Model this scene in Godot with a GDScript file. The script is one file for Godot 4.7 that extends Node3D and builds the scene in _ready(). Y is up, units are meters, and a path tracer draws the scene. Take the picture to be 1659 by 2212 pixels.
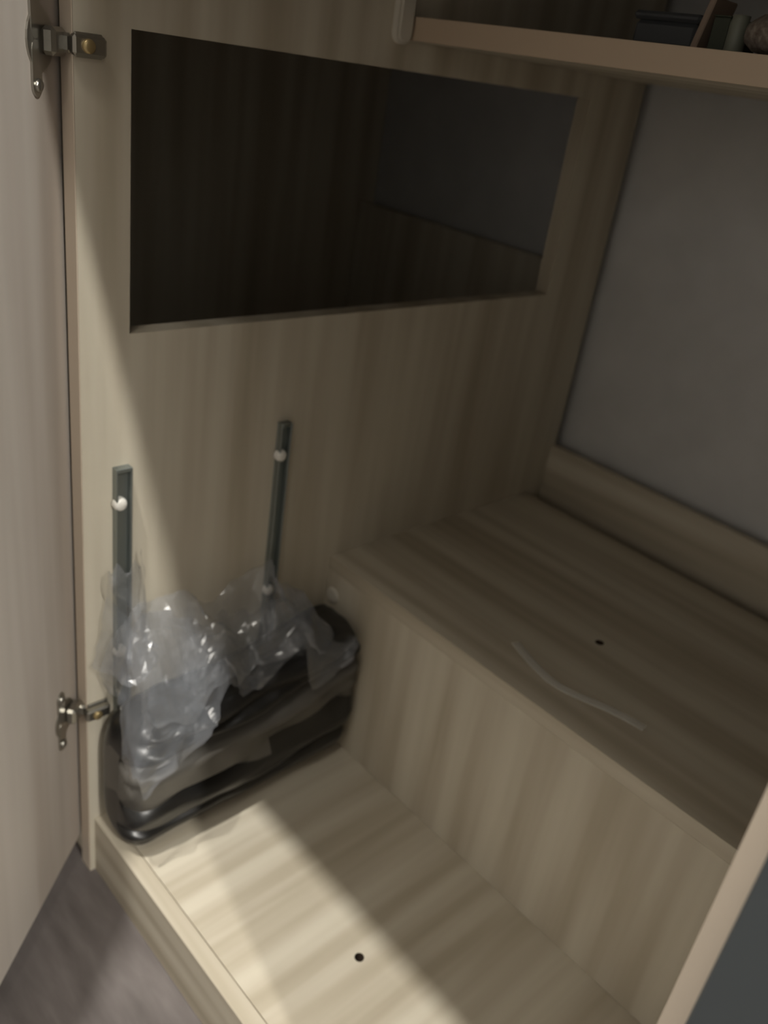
extends Node3D
# Open base cabinet seen from its front. x runs along the cabinet front, y up, z out of the cabinet towards the room.

const ROOM_FLOOR := -0.075
const COUNTER_UNDER := 0.88
const COUNTER_FRONT := 0.088

var taken := {}
var M := {}

# ---------------------------------------------------------------- bookkeeping
func numbered(called: String) -> String:
	if not taken.has(called):
		taken[called] = 0
		return called
	taken[called] += 1
	return "%s_%03d" % [called, taken[called]]

func tag(o: Node, label: String, category: String, group := "") -> void:
	o.set_meta("label", label)
	o.set_meta("category", category)
	if group != "":
		o.set_meta("group", group)

func thing(called: String, label: String, category: String, at := Vector3.ZERO, group := "") -> Node3D:
	var o := Node3D.new()
	o.name = numbered(called)
	add_child(o)
	o.position = at
	tag(o, label, category, group)
	return o

func put(parent: Node, called: String, mesh: Mesh, m: Material, at := Vector3.ZERO, turn := Vector3.ZERO) -> MeshInstance3D:
	var o := MeshInstance3D.new()
	o.name = numbered(called) if parent == self else called
	o.mesh = mesh
	o.material_override = m
	o.position = at
	o.rotation_degrees = turn
	parent.add_child(o, true)
	return o

func structure(called: String, mesh: Mesh, m: Material, at: Vector3, label: String, category: String) -> MeshInstance3D:
	var o := put(self, called, mesh, m, at)
	o.set_meta("kind", "structure")
	tag(o, label, category)
	return o

# ---------------------------------------------------------------- shapes
func quad(st: SurfaceTool, a: Vector3, b: Vector3, c: Vector3, d: Vector3) -> void:
	for p in [a, b, c, a, c, d]:
		st.add_vertex(p)

# box from corner lo to corner hi with chamfered edges of width c
func slab(lo: Vector3, hi: Vector3, c := 0.0006) -> ArrayMesh:
	var st := SurfaceTool.new()
	st.begin(Mesh.PRIMITIVE_TRIANGLES)
	add_slab(st, lo, hi, c)
	st.generate_normals()
	return st.commit()

func add_slab(st: SurfaceTool, lo: Vector3, hi: Vector3, c := 0.0006) -> void:
	st.set_smooth_group(-1)
	var mid := (lo + hi) / 2
	var h := (hi - lo) / 2
	# the 24 points: for every corner one point on each of its three faces
	var pt := func(s: Vector3, axis: int) -> Vector3:
		var q := Vector3.ZERO
		for k in 3:
			q[k] = s[k] * (h[k] if k == axis else h[k] - c)
		return mid + q
	var tri := func(a: Vector3, b: Vector3, d: Vector3) -> void:
		var n := (b - a).cross(d - a)
		if n.dot((a + b + d) / 3 - mid) > 0:
			st.add_vertex(a); st.add_vertex(d); st.add_vertex(b)
		else:
			st.add_vertex(a); st.add_vertex(b); st.add_vertex(d)
	for axis in 3:
		var u := (axis + 1) % 3
		var v := (axis + 2) % 3
		for sg in [-1.0, 1.0]:
			var p := []
			for uv in [[-1, -1], [1, -1], [1, 1], [-1, 1]]:
				var s := Vector3.ZERO
				s[axis] = sg; s[u] = uv[0]; s[v] = uv[1]
				p.append(pt.call(s, axis))
			tri.call(p[0], p[1], p[2]); tri.call(p[0], p[2], p[3])
		# edges that run along this axis
		for uv in [[-1, -1], [1, -1], [1, 1], [-1, 1]]:
			var s0 := Vector3.ZERO
			s0[u] = uv[0]; s0[v] = uv[1]
			var s1 := s0
			s0[axis] = -1; s1[axis] = 1
			var a: Vector3 = pt.call(s0, u)
			var b: Vector3 = pt.call(s1, u)
			var d: Vector3 = pt.call(s1, v)
			var e: Vector3 = pt.call(s0, v)
			tri.call(a, b, d); tri.call(a, d, e)
	for sx in [-1.0, 1.0]:
		for sy in [-1.0, 1.0]:
			for sz in [-1.0, 1.0]:
				var s := Vector3(sx, sy, sz)
				tri.call(pt.call(s, 0), pt.call(s, 1), pt.call(s, 2))

# turned shape about an axis, profile of Vector2(radius, along)
func add_lathe(st: SurfaceTool, prof: Array, xf: Transform3D, n := 20) -> void:
	st.set_smooth_group(0)
	for i in prof.size() - 1:
		for k in n:
			var a0 := TAU * k / n
			var a1 := TAU * (k + 1) / n
			var p: Vector2 = prof[i]
			var q: Vector2 = prof[i + 1]
			quad(st, xf * Vector3(p.x * cos(a0), p.y, p.x * sin(a0)), xf * Vector3(p.x * cos(a1), p.y, p.x * sin(a1)),
				xf * Vector3(q.x * cos(a1), q.y, q.x * sin(a1)), xf * Vector3(q.x * cos(a0), q.y, q.x * sin(a0)))

func dome(r: float, h: float, axis: Vector3, n := 20) -> ArrayMesh:
	var st := SurfaceTool.new()
	st.begin(Mesh.PRIMITIVE_TRIANGLES)
	var prof := [Vector2(r, 0), Vector2(r, h * 0.45)]
	for k in range(1, 6):
		var a := PI / 2 * k / 5.0
		prof.append(Vector2(maxf(r * (0.35 + 0.65 * cos(a)) if k < 5 else 0.0, 0.0), h * (0.45 + 0.55 * sin(a))))
	add_lathe(st, prof, Transform3D(Basis(Quaternion(Vector3.UP, axis)), Vector3.ZERO), n)
	st.generate_normals()
	return st.commit()

# flat outline (in x, y of xf) pushed along its z by depth
func add_prism(st: SurfaceTool, outline: PackedVector2Array, depth: float, xf: Transform3D) -> void:
	st.set_smooth_group(-1)
	var tris := Geometry2D.triangulate_polygon(outline)
	for i in range(0, tris.size(), 3):
		var a := outline[tris[i]]
		var b := outline[tris[i + 1]]
		var c := outline[tris[i + 2]]
		if (b - a).cross(c - a) < 0:
			var s := b
			b = c
			c = s
		for p in [[a, 0.0], [b, 0.0], [c, 0.0], [a, depth], [c, depth], [b, depth]]:
			st.add_vertex(xf * Vector3(p[0].x, p[0].y, p[1]))
	for i in outline.size():
		var a := outline[i]
		var b := outline[(i + 1) % outline.size()]
		quad(st, xf * Vector3(a.x, a.y, 0), xf * Vector3(a.x, a.y, depth), xf * Vector3(b.x, b.y, depth), xf * Vector3(b.x, b.y, 0))

func pill(w: float, h: float, n := 10) -> PackedVector2Array:
	var out := PackedVector2Array()
	for k in n + 1:
		var a := PI * k / n
		out.append(Vector2(w / 2 * cos(a), h / 2 - w / 2 + w / 2 * sin(a)))
	for k in n + 1:
		var a := PI + PI * k / n
		out.append(Vector2(w / 2 * cos(a), -h / 2 + w / 2 + w / 2 * sin(a)))
	return out

# board with cut-outs: tools are [kind, centre, size]
func cut_board(parent: Node, called: String, lo: Vector3, hi: Vector3, m: Material, cuts: Array) -> void:
	var g := CSGCombiner3D.new()
	g.name = called
	var b := CSGBox3D.new()
	b.name = "board"
	b.size = hi - lo
	b.position = (lo + hi) / 2
	b.material = m
	g.add_child(b)
	for c in cuts:
		if c[0] == "box":
			var k := CSGBox3D.new()
			k.name = "cut"
			k.operation = CSGShape3D.OPERATION_SUBTRACTION
			k.size = c[2]
			k.position = c[1]
			k.material = m
			g.add_child(k, true)
		else:
			var k := CSGCylinder3D.new()
			k.name = "cut"
			k.operation = CSGShape3D.OPERATION_SUBTRACTION
			k.radius = c[2].x
			k.height = c[2].y
			k.sides = 24
			k.position = c[1]
			k.material = M.hole
			g.add_child(k, true)
	parent.add_child(g, true)

# ---------------------------------------------------------------- materials
func plain(c: Color, rough := 0.5, metal := 0.0) -> StandardMaterial3D:
	var m := StandardMaterial3D.new()
	m.albedo_color = c
	m.roughness = rough
	m.metallic = metal
	return m

func noise_picture(seed_: int, freq: float, ramp: Array, octaves := 4, size := 512) -> NoiseTexture2D:
	var n := FastNoiseLite.new()
	n.seed = seed_
	n.noise_type = FastNoiseLite.TYPE_SIMPLEX_SMOOTH
	n.frequency = freq
	n.fractal_octaves = octaves
	var g := Gradient.new()
	var offs := PackedFloat32Array()
	var cols := PackedColorArray()
	for r in ramp:
		offs.append(r[0])
		cols.append(r[1])
	g.offsets = offs
	g.colors = cols
	var t := NoiseTexture2D.new()
	t.width = size
	t.height = size
	t.seamless = true
	t.noise = n
	t.color_ramp = g
	return t

func wood(seed_: int, scale: Vector3, offset: Vector3, cool := 0.0) -> StandardMaterial3D:
	var m := StandardMaterial3D.new()
	m.albedo_texture = noise_picture(seed_, 0.012, [
		[0.0, Color(0.655, 0.615, 0.540 + cool)], [0.32, Color(0.712, 0.675, 0.600 + cool)], [0.5, Color(0.750, 0.716, 0.646 + cool)],
		[0.68, Color(0.780, 0.750, 0.680 + cool)], [1.0, Color(0.815, 0.785, 0.718 + cool)]])
	m.uv1_triplanar = true
	m.uv1_triplanar_sharpness = 8.0
	m.uv1_scale = scale
	m.uv1_offset = offset
	m.roughness = 0.55
	m.metallic_specular = 0.35
	return m

func materials() -> void:
	M.wood_upright = wood(11, Vector3(3.1, 0.16, 3.1), Vector3(0.13, 0.4, 0.31))
	M.wood_deep = wood(23, Vector3(3.1, 3.1, 0.16), Vector3(0.37, 0.2, 0.6))
	M.wood_long = wood(37, Vector3(0.16, 3.1, 3.1), Vector3(0.21, 0.55, 0.1))
	M.wood_door = wood(41, Vector3(1.7, 0.10, 1.7), Vector3(0.71, 0.3, 0.2), 0.035)
	M.edge = plain(Color(0.79, 0.735, 0.665), 0.5)
	M.shelf_edge = plain(Color(0.72, 0.645, 0.555), 0.5)
	M.hole = plain(Color(0.28, 0.22, 0.17), 0.95)
	M.slate = plain(Color(0.255, 0.275, 0.285), 0.5)
	var fl := StandardMaterial3D.new()
	fl.albedo_texture = noise_picture(5, 0.014, [[0.0, Color(0.34, 0.315, 0.305)], [0.5, Color(0.395, 0.37, 0.36)], [1.0, Color(0.45, 0.425, 0.415)]], 5)
	fl.uv1_triplanar = true
	fl.uv1_scale = Vector3(1.3, 1.0, 5.0)
	fl.roughness = 0.6
	M.room_floor = fl
	var wl := StandardMaterial3D.new()
	wl.albedo_texture = noise_picture(8, 0.03, [[0.0, Color(0.60, 0.595, 0.59)], [1.0, Color(0.65, 0.645, 0.64)]], 4, 256)
	wl.uv1_triplanar = true
	wl.uv1_scale = Vector3(1.5, 1.5, 1.5)
	wl.roughness = 0.9
	M.wall = wl
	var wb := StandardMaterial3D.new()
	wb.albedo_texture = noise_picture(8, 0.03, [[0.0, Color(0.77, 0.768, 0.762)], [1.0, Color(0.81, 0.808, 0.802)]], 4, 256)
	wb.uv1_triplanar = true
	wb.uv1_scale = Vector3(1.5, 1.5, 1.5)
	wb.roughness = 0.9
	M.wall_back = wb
	M.ceiling = plain(Color(0.80, 0.795, 0.785), 0.9)
	M.stone = plain(Color(0.62, 0.60, 0.57), 0.35)
	M.steel = plain(Color(0.56, 0.585, 0.575), 0.42, 0.85)
	M.nickel = plain(Color(0.66, 0.65, 0.62), 0.28, 0.95)
	M.brass = plain(Color(0.72, 0.64, 0.47), 0.35, 0.8)
	M.white_plastic = plain(Color(0.86, 0.85, 0.82), 0.35)
	M.support_plastic = plain(Color(0.78, 0.76, 0.71), 0.5)
	var bag := plain(Color(0.105, 0.105, 0.103), 0.33)
	bag.metallic_specular = 0.6
	M.bag = bag
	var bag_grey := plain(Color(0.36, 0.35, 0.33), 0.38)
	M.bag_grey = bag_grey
	var film := plain(Color(0.60, 0.615, 0.64, 0.24), 0.12)
	film.transparency = BaseMaterial3D.TRANSPARENCY_ALPHA
	film.cull_mode = BaseMaterial3D.CULL_DISABLED
	film.metallic_specular = 0.6
	M.film = film
	var tape := plain(Color(0.93, 0.92, 0.88, 0.42), 0.35)
	tape.transparency = BaseMaterial3D.TRANSPARENCY_ALPHA
	tape.cull_mode = BaseMaterial3D.CULL_DISABLED
	M.tape = tape
	var glow := plain(Color(1, 0.97, 0.92), 0.5)
	glow.emission_enabled = true
	glow.emission = Color(1, 0.98, 0.95)
	glow.emission_energy_multiplier = 3.0
	M.glow = glow
	var pane := plain(Color(0.9, 0.92, 0.95), 0.6)
	pane.emission_enabled = true
	pane.emission = Color(1.0, 0.965, 0.92)
	pane.emission_energy_multiplier = 0.35
	M.pane = pane

# ---------------------------------------------------------------- lamps
func downlight(at: Vector3, energy: float, label: String) -> void:
	var t := thing("ceiling_downlight", label, "lamp", at)
	var st := SurfaceTool.new()
	st.begin(Mesh.PRIMITIVE_TRIANGLES)
	add_lathe(st, [Vector2(0.028, 0.0), Vector2(0.028, -0.004), Vector2(0.045, -0.006), Vector2(0.048, 0.0)], Transform3D.IDENTITY, 28)
	st.generate_normals()
	put(t, "trim_ring", st.commit(), M.white_plastic)
	put(t, "lens", dome(0.027, 0.003, Vector3.DOWN), M.glow)
	var l := SpotLight3D.new()
	l.name = "beam"
	l.light_color = Color(1.0, 0.985, 0.955)
	l.light_energy = energy
	l.light_size = 0.024
	l.spot_angle = 68.0
	l.spot_angle_attenuation = 0.6
	l.spot_range = 12.0
	l.spot_attenuation = 2.0
	l.shadow_enabled = true
	l.position = Vector3(0, -0.012, 0)
	l.rotation_degrees = Vector3(-90, 0, 0)
	t.add_child(l)

func pendant(at: Vector3, energy: float) -> void:
	var t := thing("pendant_lamp", "small white pendant lamp hanging from the ceiling past the closed cabinet", "lamp", at)
	put(t, "cord", slab(Vector3(-0.0025, 0.045, -0.0025), Vector3(0.0025, 0.5, 0.0025), 0.0005), M.white_plastic)
	var st := SurfaceTool.new()
	st.begin(Mesh.PRIMITIVE_TRIANGLES)
	add_lathe(st, [Vector2(0.0, 0.05), Vector2(0.02, 0.048), Vector2(0.03, 0.04), Vector2(0.055, 0.034), Vector2(0.054, 0.032), Vector2(0.028, 0.037), Vector2(0.0, 0.043)], Transform3D.IDENTITY, 28)
	st.generate_normals()
	put(t, "shade", st.commit(), M.white_plastic)
	var bulb := SphereMesh.new()
	bulb.radius = 0.025
	bulb.height = 0.05
	put(t, "bulb", bulb, M.glow, Vector3(0, 0.008, 0))
	var l := OmniLight3D.new()
	l.name = "light"
	l.light_color = Color(1.0, 0.985, 0.955)
	l.light_energy = energy
	l.light_size = 0.026
	l.omni_range = 12.0
	l.omni_attenuation = 2.0
	l.shadow_enabled = true
	l.position = Vector3(0, 0.008, 0)
	t.add_child(l)

func panel_lamp(at: Vector3, size: float, energy: float) -> void:
	var t := thing("ceiling_panel_lamp", "square white panel lamp set flat against the ceiling", "lamp", at)
	put(t, "frame", slab(Vector3(-size / 2 - 0.02, -0.02, -size / 2 - 0.02), Vector3(size / 2 + 0.02, 0, size / 2 + 0.02)), M.white_plastic)
	put(t, "diffuser", slab(Vector3(-size / 2, -0.024, -size / 2), Vector3(size / 2, -0.0201, size / 2), 0.0005), M.pane)
	var l := AreaLight3D.new()
	l.name = "glow"
	l.area_size = Vector2(size, size)
	l.light_color = Color(1.0, 0.975, 0.93)
	l.light_energy = energy
	l.area_range = 12.0
	l.area_attenuation = 2.0
	l.shadow_enabled = true
	l.position = Vector3(0, -0.03, 0)
	l.rotation_degrees = Vector3(-90, 0, 0)
	t.add_child(l)

func window_light(at: Vector3, w: float, h: float, energy: float) -> void:
	# wide frosted window in the wall across the room, its face towards -z
	var t := Node3D.new()
	t.name = "window_1"
	add_child(t)
	t.position = at
	t.set_meta("kind", "structure")
	tag(t, "wide frosted window in the wall across from the cabinets", "window")
	for q in [[Vector3(-w / 2 - 0.05, -h / 2 - 0.05, -0.03), Vector3(w / 2 + 0.05, -h / 2, 0)], [Vector3(-w / 2 - 0.05, h / 2, -0.03), Vector3(w / 2 + 0.05, h / 2 + 0.05, 0)],
			[Vector3(-w / 2 - 0.05, -h / 2, -0.03), Vector3(-w / 2, h / 2, 0)], [Vector3(w / 2, -h / 2, -0.03), Vector3(w / 2 + 0.05, h / 2, 0)]]:
		put(t, "window_frame", slab(q[0], q[1], 0.002), M.white_plastic)
	put(t, "pane", slab(Vector3(-w / 2, -h / 2, -0.012), Vector3(w / 2, h / 2, -0.002), 0.0005), M.pane)
	var l := AreaLight3D.new()
	l.name = "daylight"
	l.area_size = Vector2(w, h)
	l.light_color = Color(1.0, 0.965, 0.92)
	l.light_energy = energy
	l.area_range = 12.0
	l.area_attenuation = 2.0
	l.shadow_enabled = true
	l.position = Vector3(0, 0, -0.02)
	t.add_child(l)

# ---------------------------------------------------------------- cabinet
func hinge_shapes() -> Array:
	# the cup, its flange and the arm, in the door's own space: x along the door from its hinged edge, z = 0 its inner face, -z into the cabinet
	var st := SurfaceTool.new()
	st.begin(Mesh.PRIMITIVE_TRIANGLES)
	var fl := PackedVector2Array()
	for k in 24:
		var a := TAU * k / 24
		fl.append(Vector2(0.0235 + 0.0185 * cos(a), 0.0185 * sin(a)))
	add_prism(st, fl, 0.0015, Transform3D(Basis.IDENTITY, Vector3(0, 0, -0.0015)))
	for s in [-1.0, 1.0]:
		var ear := PackedVector2Array()
		for p in pill(0.013, 0.034):
			ear.append(p + Vector2(0.030, s * 0.0165))
		add_prism(st, ear, 0.0018, Transform3D(Basis.IDENTITY, Vector3(0, 0, -0.0018)))
	# the knuckle
	add_slab(st, Vector3(0.004, -0.0085, -0.011), Vector3(0.024, 0.0085, -0.0012), 0.0025)
	add_slab(st, Vector3(-0.004, -0.006, -0.016), Vector3(0.012, 0.006, -0.006), 0.002)
	st.generate_normals()
	var body := st.commit()
	var sc := SurfaceTool.new()
	sc.begin(Mesh.PRIMITIVE_TRIANGLES)
	add_lathe(sc, [Vector2(0.0042, 0), Vector2(0.0042, 0.0012), Vector2(0.003, 0.0024), Vector2(0.0, 0.0026)],
		Transform3D(Basis(Quaternion(Vector3.UP, Vector3(0, 0, -1))), Vector3.ZERO), 16)
	sc.generate_normals()
	return [body, sc.commit()]

func arm_mesh() -> ArrayMesh:
	# mounting plate and arm, screwed to the side panel: x away from the panel, z out towards the room
	var st := SurfaceTool.new()
	st.begin(Mesh.PRIMITIVE_TRIANGLES)
	add_slab(st, Vector3(0, -0.0075, 0.0015), Vector3(0.003, 0.0075, 0.0215), 0.001)
	add_slab(st, Vector3(0.003, -0.0062, 0.0025), Vector3(0.011, 0.0062, 0.026), 0.0018)
	st.generate_normals()
	return st.commit()

func build_cabinet() -> void:
	var t := thing("base_cabinet", "open pale wood cabinet with a raised step inside and a cut-out in its side", "cabinet")
	# side panel with the big rectangular opening
	cut_board(t, "side_panel", Vector3(-0.018, ROOM_FLOOR, -0.6575), Vector3(0, COUNTER_UNDER, 0.0212), M.wood_upright,
		[["box", Vector3(-0.009, (0.7226 + 0.5102) / 2, (-0.0201 - 0.5593) / 2), Vector3(0.05, 0.7226 - 0.5102, 0.5593 - 0.0201)]])
	put(t, "edge_banding", slab(Vector3(-0.018, ROOM_FLOOR, 0.0212), Vector3(0, COUNTER_UNDER, 0.022), 0.0003), M.edge)
	var sp := put(t, "side_panel", slab(Vector3(0.555, ROOM_FLOOR, -0.6575), Vector3(0.573, COUNTER_UNDER, 0.0212)), M.wood_upright)
	put(sp, "edge_banding", slab(Vector3(0.555, ROOM_FLOOR, 0.0212), Vector3(0.573, COUNTER_UNDER, 0.022), 0.0003), M.edge)
	# bottom with its drilled hole, and the plinth board before it
	cut_board(t, "bottom_panel", Vector3(0, -0.018, -0.6575), Vector3(0.555, 0, -0.0004), M.wood_deep,
		[["hole", Vector3(0.283, -0.004, -0.103), Vector2(0.0046, 0.02)]])
	put(t, "plinth", slab(Vector3(0, ROOM_FLOOR, 0), Vector3(0.555, 0, 0.016), 0.0008), M.wood_long)
	# raised step: front board and the board on it
	put(t, "step_riser", slab(Vector3(0, 0, -0.281), Vector3(0.555, 0.2338 - 0.016, -0.265)), M.wood_upright)
	cut_board(t, "step_top", Vector3(0, 0.2338 - 0.016, -0.612), Vector3(0.555, 0.2338, -0.265), M.wood_long,
		[["hole", Vector3(0.272, 0.230, -0.402), Vector2(0.0046, 0.02)]])
	put(t, "cover_cap", dome(0.0095, 0.003, Vector3(0, 0, 1)), M.support_plastic, Vector3(0.0135, 0.189, -0.265))
	put(t, "back_rail", slab(Vector3(0, 0.15, -0.6575), Vector3(0.555, 0.298, -0.647)), M.wood_long)
	# loose shelf on plastic supports
	put(t, "shelf", slab(Vector3(0.001, 0.7461, -0.64), Vector3(0.554, 0.7641, -0.2782)), M.wood_long)
	put(t, "shelf_edge_banding", slab(Vector3(0.001, 0.7461, -0.2782), Vector3(0.554, 0.7641, -0.2774), 0.0003), M.shelf_edge)
	var st := SurfaceTool.new()
	st.begin(Mesh.PRIMITIVE_TRIANGLES)
	var flat := Basis(Vector3(0, 0, -1), Vector3(0, 1, 0), Vector3(1, 0, 0))
	add_prism(st, pill(0.018, 0.052), 0.006, Transform3D(flat, Vector3(0, 0.768, -0.2665)))
	add_prism(st, pill(0.013, 0.047), 0.002, Transform3D(flat, Vector3(0.006, 0.768, -0.2665)))
	st.generate_normals()
	put(t, "shelf_support", st.commit(), M.support_plastic)
	# two steel strips screwed upright to the side panel
	for a in [[-0.0125, 0.397, 0.015], [-0.181, 0.410, 0.013]]:
		var s := SurfaceTool.new()
		s.begin(Mesh.PRIMITIVE_TRIANGLES)
		var z0: float = a[0] - a[2] / 2
		var z1: float = a[0] + a[2] / 2
		add_slab(s, Vector3(0, 0.0, z0), Vector3(0.0018, a[1], z1), 0.0005)
		add_slab(s, Vector3(0.0018, 0.0, z0), Vector3(0.008, a[1], z0 + 0.0018), 0.0005)
		add_slab(s, Vector3(0.0018, 0.0, z1 - 0.0018), Vector3(0.008, a[1], z1), 0.0005)
		s.generate_normals()
		var strip := put(t, "steel_strip", s.commit(), M.steel)
		for y in [a[1] - 0.034, a[1] - 0.19]:
			put(strip, "screw_cap", dome(0.0062, 0.0075, Vector3(1, 0, 0)), M.white_plastic, Vector3(0.0018, y, a[0] + 0.003))
		put(strip, "top_tab", slab(Vector3(0.0018, a[1] - 0.004, z0 + 0.0018), Vector3(0.008, a[1], z1 - 0.0018), 0.0005), M.steel)
	# the open door and its hinges
	var h := hinge_shapes()
	var door := put(t, "door", slab(Vector3(-0.0078, -0.04, 0), Vector3(0.56, 0.866, 0.0165), 0.0008), M.wood_door, Vector3(-0.0186, 0, 0.0255), Vector3(0, -48.1, 0))
	put(door, "outer_face", slab(Vector3(-0.0078, -0.04, 0.0165), Vector3(0.56, 0.866, 0.018), 0.0004), M.slate)
	for y in [0.709, 0.146]:
		put(door, "hinge", h[0], M.nickel, Vector3(0, y, 0))
		for s in [-1.0, 1.0]:
			put(door, "hinge_screw", h[1], M.nickel, Vector3(0.030, y + s * 0.0265, -0.0018))
		put(t, "hinge_arm", arm_mesh(), M.nickel, Vector3(0, y, 0))
		put(t, "adjusting_screw", dome(0.0045, 0.003, Vector3(1, 0, 0)), M.brass, Vector3(0.011, y, 0.016))

func build_neighbours() -> void:
	var t := thing("corner_cabinet", "dark empty cabinet seen through the rectangular cut-out of the side panel", "cabinet")
	put(t, "side_panel", slab(Vector3(-0.468, ROOM_FLOOR, -0.68), Vector3(-0.45, COUNTER_UNDER, 0.022)), M.wood_upright)
	put(t, "bottom_panel", slab(Vector3(-0.45, -0.018, -0.6575), Vector3(-0.018, 0, 0)), M.wood_deep)
	put(t, "plinth", slab(Vector3(-0.45, ROOM_FLOOR, 0), Vector3(-0.018, 0, 0.016)), M.wood_long)
	put(t, "back_board", slab(Vector3(-0.45, 0.0, -0.6575), Vector3(-0.018, 0.531, -0.647)), M.wood_upright)
	put(t, "door", slab(Vector3(-0.466, -0.04, 0.0232), Vector3(-0.037, 0.866, 0.042)), M.slate)
	var r := thing("closed_cabinet", "closed cabinet with a slate grey door beside the pale panel edge", "cabinet")
	put(r, "side_panel", slab(Vector3(1.132, ROOM_FLOOR, -0.6575), Vector3(1.15, COUNTER_UNDER, 0.022)), M.wood_upright)
	put(r, "bottom_panel", slab(Vector3(0.573, -0.018, -0.6575), Vector3(1.132, 0, 0)), M.wood_deep)
	put(r, "plinth", slab(Vector3(0.573, ROOM_FLOOR, 0), Vector3(1.132, 0, 0.016)), M.wood_long)
	put(r, "door", slab(Vector3(0.568, -0.04, 0.0232), Vector3(1.148, 0.866, 0.042), 0.001), M.slate)
	var c := put(self, "countertop", slab(Vector3(-0.5, COUNTER_UNDER, -0.68), Vector3(1.2, COUNTER_UNDER + 0.04, COUNTER_FRONT), 0.002), M.stone)
	tag(c, "grey stone countertop resting on the row of cabinets", "countertop")

# ---------------------------------------------------------------- the bundle on the cabinet bottom
func spow(v: float, e: float) -> float:
	return signf(v) * pow(absf(v), e)

func bag_point(t: float, th: float, n: FastNoiseLite) -> Vector3:
	# t 0 at the front end, 1 at the step; th round the cross-section
	var z := lerpf(0.015, -0.262, t)
	var h := lerpf(0.152, 0.182, smoothstep(0.0, 0.9, t)) + 0.006 * sin(t * 9.0)
	var inset := 1.0
	var front := clampf(1.0 - t / 0.10, 0.0, 1.0)
	var rear := clampf(1.0 - (1.0 - t) / 0.07, 0.0, 1.0)
	inset = sqrt(maxf(0.0, 1.0 - pow(maxf(front, rear), 2.4)))
	var hw := 0.0425
	var x := 0.045 + hw * spow(cos(th), 0.5) * lerpf(0.5, 1.0, inset) * (1.0 if inset > 0 else 0.0)
	var y := h * 0.5 + h * 0.5 * spow(sin(th), 0.5) * lerpf(0.62, 1.0, inset) * (1.0 if inset > 0 else 0.0)
	if inset <= 0.0:
		return Vector3(0.045, h * 0.5, z)
	var side := clampf((x - 0.03) / 0.04, 0.0, 1.0)
	# folds that run along the bundle and climb towards the step
	var arc := 0.012 * sin(t * PI)
	var fold := 0.0
	for f in [[0.118, 0.152, 0.0085, 0.022], [0.068, 0.102, 0.0075, 0.019], [0.034, 0.052, 0.006, 0.013], [0.096, 0.128, 0.004, 0.007], [0.142, 0.172, 0.004, 0.008]]:
		var d: float = (y - lerpf(f[0], f[1], t) + arc - 0.003 * sin(t * 14.0 + f[0] * 90.0)) / f[2]
		fold -= f[3] * exp(-d * d)
	x += fold * side
	x -= 0.016 * pow(1.0 - y / h, 2.0) * side
	# creases
	var c := n.get_noise_3d(x * 60.0, y * 260.0, z * 60.0)
	var c2 := n.get_noise_3d(x * 300.0, y * 90.0 + 40.0, z * 120.0)
	x += (0.0035 * c + 0.0012 * c2) * side
	var top := clampf((y - h * 0.7) / (h * 0.3), 0.0, 1.0)
	y += top * (0.007 * n.get_noise_3d(x * 220.0 + 9.0, 0.0, z * 90.0))
	return Vector3(clampf(x, 0.0098, 0.094), maxf(y, 0.0005), z)

func build_bag() -> void:
	var n := FastNoiseLite.new()
	n.seed = 4
	n.frequency = 0.12
	n.fractal_octaves = 3
	var nt := 130
	var na := 160
	var grid := []
	var ts := []
	for i in nt + 1:
		var row := PackedVector3Array()
		# closer rows near the two ends
		var t := 0.5 - 0.5 * cos(PI * i / float(nt))
		ts.append(t)
		for k in na:
			row.append(bag_point(t, TAU * k / na, n))
		grid.append(row)
	var o := thing("folded_sacks", "bundle of folded black plastic sacks lying against the cabinet side under crumpled clear film", "bag")
	var sts := []
	for j in 3:
		var st := SurfaceTool.new()
		st.begin(Mesh.PRIMITIVE_TRIANGLES)
		st.set_smooth_group(0)
		sts.append(st)
	for i in nt:
		for k in na:
			var k1 := (k + 1) % na
			var t: float = ts[i]
			var mid: Vector3 = (grid[i][k] + grid[i + 1][k1]) / 2
			var arc := 0.012 * sin(t * PI)
			var j := 0
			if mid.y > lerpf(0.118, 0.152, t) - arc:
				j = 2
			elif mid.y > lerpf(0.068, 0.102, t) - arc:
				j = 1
			quad(sts[j], grid[i][k], grid[i][k1], grid[i + 1][k1], grid[i + 1][k])
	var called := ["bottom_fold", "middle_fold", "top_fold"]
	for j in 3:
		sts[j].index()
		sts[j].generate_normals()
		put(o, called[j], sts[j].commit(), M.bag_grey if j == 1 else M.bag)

# crumple: sharp folds along many fixed directions
func crumple(p: Vector3, dirs: Array) -> float:
	var v := 0.0
	for d in dirs:
		var ph: float = p.dot(d[0]) + d[1]
		v += d[2] * (absf(fposmod(ph, 2.0) - 1.0) - 0.5)
	return v

func film_height(x: float, z: float) -> float:
	var hb := lerpf(0.150, 0.182, clampf(-z / 0.23, 0, 1)) + 0.004
	var crest := smoothstep(-0.235, -0.165, z) * (1.0 - 0.30 * smoothstep(-0.14, -0.02, z) * 0.0)
	var hump := 0.085 * exp(-pow((z + 0.045) / 0.075, 2.0)) + 0.062 * exp(-pow((z + 0.165) / 0.045, 2.0)) + 0.018
	var across := 1.0 - pow(clampf(x / 0.092, 0, 1), 1.7)
	return hb + crest * hump * across

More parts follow.
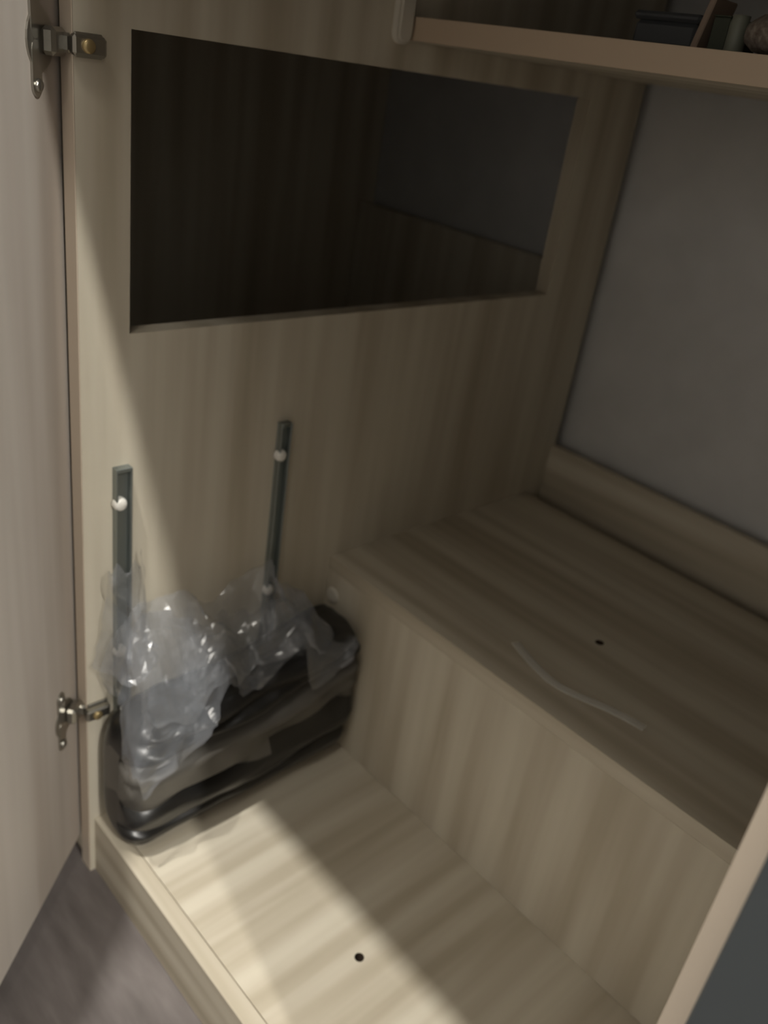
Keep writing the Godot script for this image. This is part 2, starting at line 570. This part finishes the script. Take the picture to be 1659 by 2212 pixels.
func build_film() -> void:
	var rng := RandomNumberGenerator.new()
	rng.seed = 77
	var dirs := []
	for k in 13:
		var f := 26.0 * pow(1.28, k % 7)
		var v := Vector3(rng.randf_range(-1, 1), rng.randf_range(-0.6, 0.6), rng.randf_range(-1, 1)).normalized() * f
		dirs.append([v, rng.randf_range(0, 2), 0.34 / f])
	var st := SurfaceTool.new()
	st.begin(Mesh.PRIMITIVE_TRIANGLES)
	st.set_smooth_group(-1)
	var nx := 34
	var nz := 60
	var g := []
	for i in nz + 1:
		var row := []
		var v := i / float(nz)
		for k in nx + 1:
			var u := k / float(nx)
			# the last third of u hangs down over the bundle's side, the first rows hang over its front
			var z := lerpf(0.018, -0.232, v)
			var x := lerpf(0.012, 0.088 - 0.022 * exp(-pow((v - 0.55) / 0.2, 2.0)), minf(u / 0.72, 1.0))
			var hang := maxf(u - 0.72, 0.0) / 0.28
			var len_ := 0.008 + 0.034 * smoothstep(0.42, 0.04, v) + 0.007 * sin(v * 17.0) + 0.006 * sin(v * 41.0 + 1.0) + 0.02 * exp(-pow((v - 0.85) / 0.07, 2.0))
			var y := film_height(x, z) - hang * maxf(len_, 0.006)
			var front := maxf(0.10 - v, 0.0) / 0.10
			y -= front * (0.034 - 0.02 * u + 0.014 * sin(u * 13.0))
			y += front * hang * 0.03
			z = lerpf(z, 0.019 - 0.006 * sin(u * 9.0), front)
			x += hang * 0.007
			var p := Vector3(x, y, z)
			var c := crumple(p, dirs)
			var c2 := crumple(p + Vector3(0.31, 0.17, 0.05), dirs)
			p.y += c * 0.85 * (1.0 - 0.4 * hang)
			p.x += absf(c2) * 0.55 * clampf(hang + 0.15, 0, 1) + c2 * 0.25 * (1.0 - hang)
			p.z += c2 * 0.6
			p.x = clampf(p.x, 0.0095, 0.112)
			row.append(p)
		g.append(row)
	for i in nz:
		for k in nx:
			if (i + k) % 2 == 0:
				quad(st, g[i][k], g[i][k + 1], g[i + 1][k + 1], g[i + 1][k])
			else:
				quad(st, g[i][k + 1], g[i + 1][k + 1], g[i + 1][k], g[i][k])
	st.generate_normals()
	var o := put(self, "plastic_film", st.commit(), M.film)
	tag(o, "crumpled clear plastic film heaped on the black sacks and round a steel strip", "plastic film")
	# a second, inner layer of the same film, crushed lower
	var s3 := SurfaceTool.new()
	s3.begin(Mesh.PRIMITIVE_TRIANGLES)
	s3.set_smooth_group(-1)
	var inner := []
	for i in 41:
		var row := []
		var v := i / 40.0
		for k in 23:
			var u := k / 22.0
			var z := lerpf(0.006, -0.205, v)
			var x := lerpf(0.012, 0.082, u)
			var hb := lerpf(0.150, 0.182, clampf(-z / 0.23, 0, 1)) + 0.006
			var p := Vector3(x, hb + (film_height(x, z) - hb) * (0.62 + 0.2 * sin(v * 7.0)), z)
			var c := crumple(p * 1.15 + Vector3(0.6, 0.2, 0.9), dirs)
			var c2 := crumple(p * 1.1 + Vector3(0.13, 0.77, 0.35), dirs)
			p.y = maxf(p.y + c, hb - 0.004)
			p.z += c2 * 0.7
			p.x = clampf(p.x + c2 * 0.4, 0.0095, 0.09)
			row.append(p)
		inner.append(row)
	for i in 40:
		for k in 22:
			quad(s3, inner[i][k], inner[i][k + 1], inner[i + 1][k + 1], inner[i + 1][k])
	s3.generate_normals()
	put(o, "inner_layer", s3.commit(), M.film)
	# the tail twisted up round the steel strip
	var s2 := SurfaceTool.new()
	s2.begin(Mesh.PRIMITIVE_TRIANGLES)
	s2.set_smooth_group(-1)
	var rows := []
	for i in 27:
		var v := i / 26.0
		var y := lerpf(0.205, 0.312, v)
		var r := lerpf(0.034, 0.0135, pow(v, 0.6))
		var row := []
		for k in 15:
			var a := -PI * 0.5 + PI * k / 14.0
			var p := Vector3(0.0105 + r * maxf(cos(a), 0.0), y, -0.0125 + 0.004 * (1 - v) + r * sin(a))
			var c := crumple(p, dirs)
			p.x = maxf(p.x + c * 0.6, 0.009)
			p.z += c * 0.5
			p.y += (0.008 * sin(k * 1.3) if i == 26 else 0.0)
			row.append(p)
		rows.append(row)
	for i in 26:
		for k in 14:
			quad(s2, rows[i][k], rows[i][k + 1], rows[i + 1][k + 1], rows[i + 1][k])
	s2.generate_normals()
	put(o, "twisted_tail", s2.commit(), M.film)

# ---------------------------------------------------------------- small things
func build_small() -> void:
	# thin clear strip lying in a curve on the step
	var path := Curve3D.new()
	path.add_point(Vector3(0.225, 0, -0.322), Vector3(-0.02, 0, -0.006), Vector3(0.02, 0, 0.008))
	path.add_point(Vector3(0.283, 0, -0.304), Vector3(-0.02, 0, -0.003), Vector3(0.02, 0, 0.001))
	path.add_point(Vector3(0.340, 0, -0.318), Vector3(-0.02, 0, 0.006), Vector3(0.01, 0, -0.003))
	path.add_point(Vector3(0.375, 0, -0.3245), Vector3(-0.01, 0, 0.001), Vector3.ZERO)
	path.bake_interval = 0.006
	var pts := path.get_baked_points()
	var st := SurfaceTool.new()
	st.begin(Mesh.PRIMITIVE_TRIANGLES)
	st.set_smooth_group(0)
	var ring := []
	for i in pts.size():
		var d := (pts[mini(i + 1, pts.size() - 1)] - pts[maxi(i - 1, 0)]).normalized()
		var sidev := d.cross(Vector3.UP).normalized()
		var r := []
		for k in 8:
			var a := TAU * k / 8
			r.append(pts[i] + Vector3(0, 0.2338 + 0.0011, 0) + sidev * 0.0052 * cos(a) + Vector3.UP * 0.0010 * sin(a))
		ring.append(r)
	for i in pts.size() - 1:
		for k in 8:
			quad(st, ring[i][k], ring[i][(k + 1) % 8], ring[i + 1][(k + 1) % 8], ring[i + 1][k])
	st.generate_normals()
	tag(put(self, "plastic_strip", st.commit(), M.tape), "thin clear plastic strip curving along the front of the step", "strip")
	# things standing on the shelf, hardly showing above its edge
	var y := 0.7641
	var b := thing("storage_case", "low charcoal case standing in the dark on the shelf", "case", Vector3(0.218, y, -0.34))
	put(b, "body", slab(Vector3(-0.026, 0, -0.05), Vector3(0.026, 0.017, 0.02), 0.003), plain(Color(0.25, 0.26, 0.27), 0.6))
	put(b, "lid", slab(Vector3(-0.0275, 0.017, -0.0515), Vector3(0.0275, 0.0225, 0.0215), 0.002), plain(Color(0.25, 0.26, 0.27), 0.6))
	var ln := put(self, "wooden_stick", slab(Vector3(-0.0025, 0, -0.03), Vector3(0.0025, 0.034, 0.0), 0.0008), plain(Color(0.55, 0.48, 0.42), 0.7), Vector3(0.2478, y, -0.313), Vector3(0, 0, -12))
	tag(ln, "pale upright stick leaning beside the charcoal case on the shelf", "stick")
	var g := thing("small_carton", "small dark green carton on the shelf behind the pale stick", "carton", Vector3(0.2635, y, -0.33))
	put(g, "body", slab(Vector3(-0.0065, 0, -0.03), Vector3(0.0065, 0.022, 0.014), 0.0008), plain(Color(0.22, 0.24, 0.19), 0.7))
	put(g, "flap", slab(Vector3(-0.0065, 0.022, -0.03), Vector3(0.0065, 0.0228, 0.0148), 0.0003), plain(Color(0.26, 0.28, 0.22), 0.7))
	var tn := SurfaceTool.new()
	tn.begin(Mesh.PRIMITIVE_TRIANGLES)
	add_lathe(tn, [Vector2(0, 0), Vector2(0.006, 0), Vector2(0.0065, 0.001), Vector2(0.0065, 0.019), Vector2(0.0058, 0.021), Vector2(0.0058, 0.0235), Vector2(0, 0.024)], Transform3D.IDENTITY, 20)
	tn.generate_normals()
	tag(put(self, "small_bottle", tn.commit(), plain(Color(0.46, 0.47, 0.42), 0.5), Vector3(0.2772, y, -0.316)), "small grey green bottle between the dark carton and the cloth on the shelf", "bottle")
	# soft folded cloth
	var n := FastNoiseLite.new()
	n.seed = 9
	n.frequency = 0.25
	var cl := SurfaceTool.new()
	cl.begin(Mesh.PRIMITIVE_TRIANGLES)
	cl.set_smooth_group(0)
	var gr := []
	for i in 25:
		var row := []
		var u := -1.0 + 2.0 * i / 24.0
		for k in 32:
			var a := TAU * k / 32
			var endr := sqrt(maxf(0.0, 1.0 - pow(absf(u), 6.0)))
			var p := Vector3(u * 0.055, 0.013 + 0.0125 * spow(sin(a), 0.8) * endr, 0.026 * spow(cos(a), 0.8) * endr)
			p.y = maxf(p.y + 0.003 * n.get_noise_3d(p.x * 300, p.y * 300, p.z * 300) * endr, 0.0004)
			row.append(p)
		gr.append(row)
	for i in 24:
		for k in 32:
			quad(cl, gr[i][k], gr[i + 1][k], gr[i + 1][(k + 1) % 32], gr[i][(k + 1) % 32])
	cl.index()
	cl.generate_normals()
	var cm := StandardMaterial3D.new()
	cm.albedo_texture = noise_picture(17, 0.05, [[0.0, Color(0.30, 0.26, 0.22)], [0.5, Color(0.45, 0.41, 0.37)], [1.0, Color(0.62, 0.60, 0.56)]], 4, 256)
	cm.uv1_triplanar = true
	cm.uv1_scale = Vector3(14, 14, 14)
	cm.roughness = 0.95
	tag(put(self, "folded_cloth", cl.commit(), cm, Vector3(0.342, y, -0.315)), "mottled brown cloth rolled up on the shelf", "cloth")

func _ready() -> void:
	# ---- camera
	var cam := Camera3D.new()
	cam.name = "camera"
	cam.fov = rad_to_deg(2.0 * atan(1106.0 / 1874.24))
	cam.position = Vector3(0.6127, 0.7277, 0.3057)
	cam.rotation_degrees = Vector3(-27.19, 43.48, 9.05)
	cam.near = 0.01
	cam.far = 30.0
	var lens := CameraAttributesPhysical.new()
	lens.frustum_focal_length = 12.0 * 1874.24 / 1106.0
	lens.frustum_focus_distance = 0.52
	lens.frustum_near = 0.01
	lens.frustum_far = 30.0
	lens.exposure_aperture = 4.2
	cam.attributes = lens
	add_child(cam)
	cam.current = true
	# ---- environment
	var env := Environment.new()
	env.background_mode = Environment.BG_COLOR
	env.background_color = Color(0.05, 0.05, 0.05)
	env.tonemap_mode = Environment.TONE_MAPPER_LINEAR
	env.tonemap_exposure = 1.06
	env.sdfgi_enabled = true
	env.ssao_enabled = true
	env.ssil_enabled = true
	var we := WorldEnvironment.new()
	we.name = "world_environment"
	we.environment = env
	add_child(we)
	materials()
	# ---- lamps of the room
	downlight(Vector3(0.2, 2.4, 0.46), 4.5, "small round ceiling downlight straight above the open cabinet")
	pendant(Vector3(2.0, 1.9, 0.34), 2.9)
	panel_lamp(Vector3(0.8, 2.4, 0.88), 0.4, 0.68)
	window_light(Vector3(0.7, 1.15, 2.5), 0.9, 1.1, 0.22)
	# ---- the room
	structure("floor", slab(Vector3(-1.7, -0.05, -0.78), Vector3(2.6, 0, 2.6), 0.001), M.room_floor, Vector3(0, ROOM_FLOOR, 0), "grey streaked floor of the room below the cabinet", "floor")
	structure("ceiling", slab(Vector3(-1.7, 0, -0.78), Vector3(2.6, 0.1, 2.6), 0.001), M.ceiling, Vector3(0, 2.4, 0), "white ceiling of the room", "ceiling")
	structure("wall_back", slab(Vector3(-1.6, ROOM_FLOOR, -0.1), Vector3(2.5, 2.4, 0), 0.001), M.wall_back, Vector3(0, 0, -0.68), "bare grey wall behind the open back of the cabinet", "wall")
	structure("wall_front", slab(Vector3(-1.6, ROOM_FLOOR, 0), Vector3(2.5, 2.4, 0.1), 0.001), M.wall, Vector3(0, 0, 2.5), "grey wall facing the cabinets across the room", "wall")
	structure("wall_left", slab(Vector3(-0.1, ROOM_FLOOR, -0.78), Vector3(0, 2.4, 2.6), 0.001), M.wall, Vector3(-1.6, 0, 0), "grey wall beyond the corner cabinet", "wall")
	structure("wall_right", slab(Vector3(0, ROOM_FLOOR, -0.78), Vector3(0.1, 2.4, 2.6), 0.001), M.wall, Vector3(2.5, 0, 0), "grey wall beyond the closed cabinet", "wall")
	# ---- cabinets and what is in them
	build_cabinet()
	build_neighbours()
	build_bag()
	build_film()
	build_small()
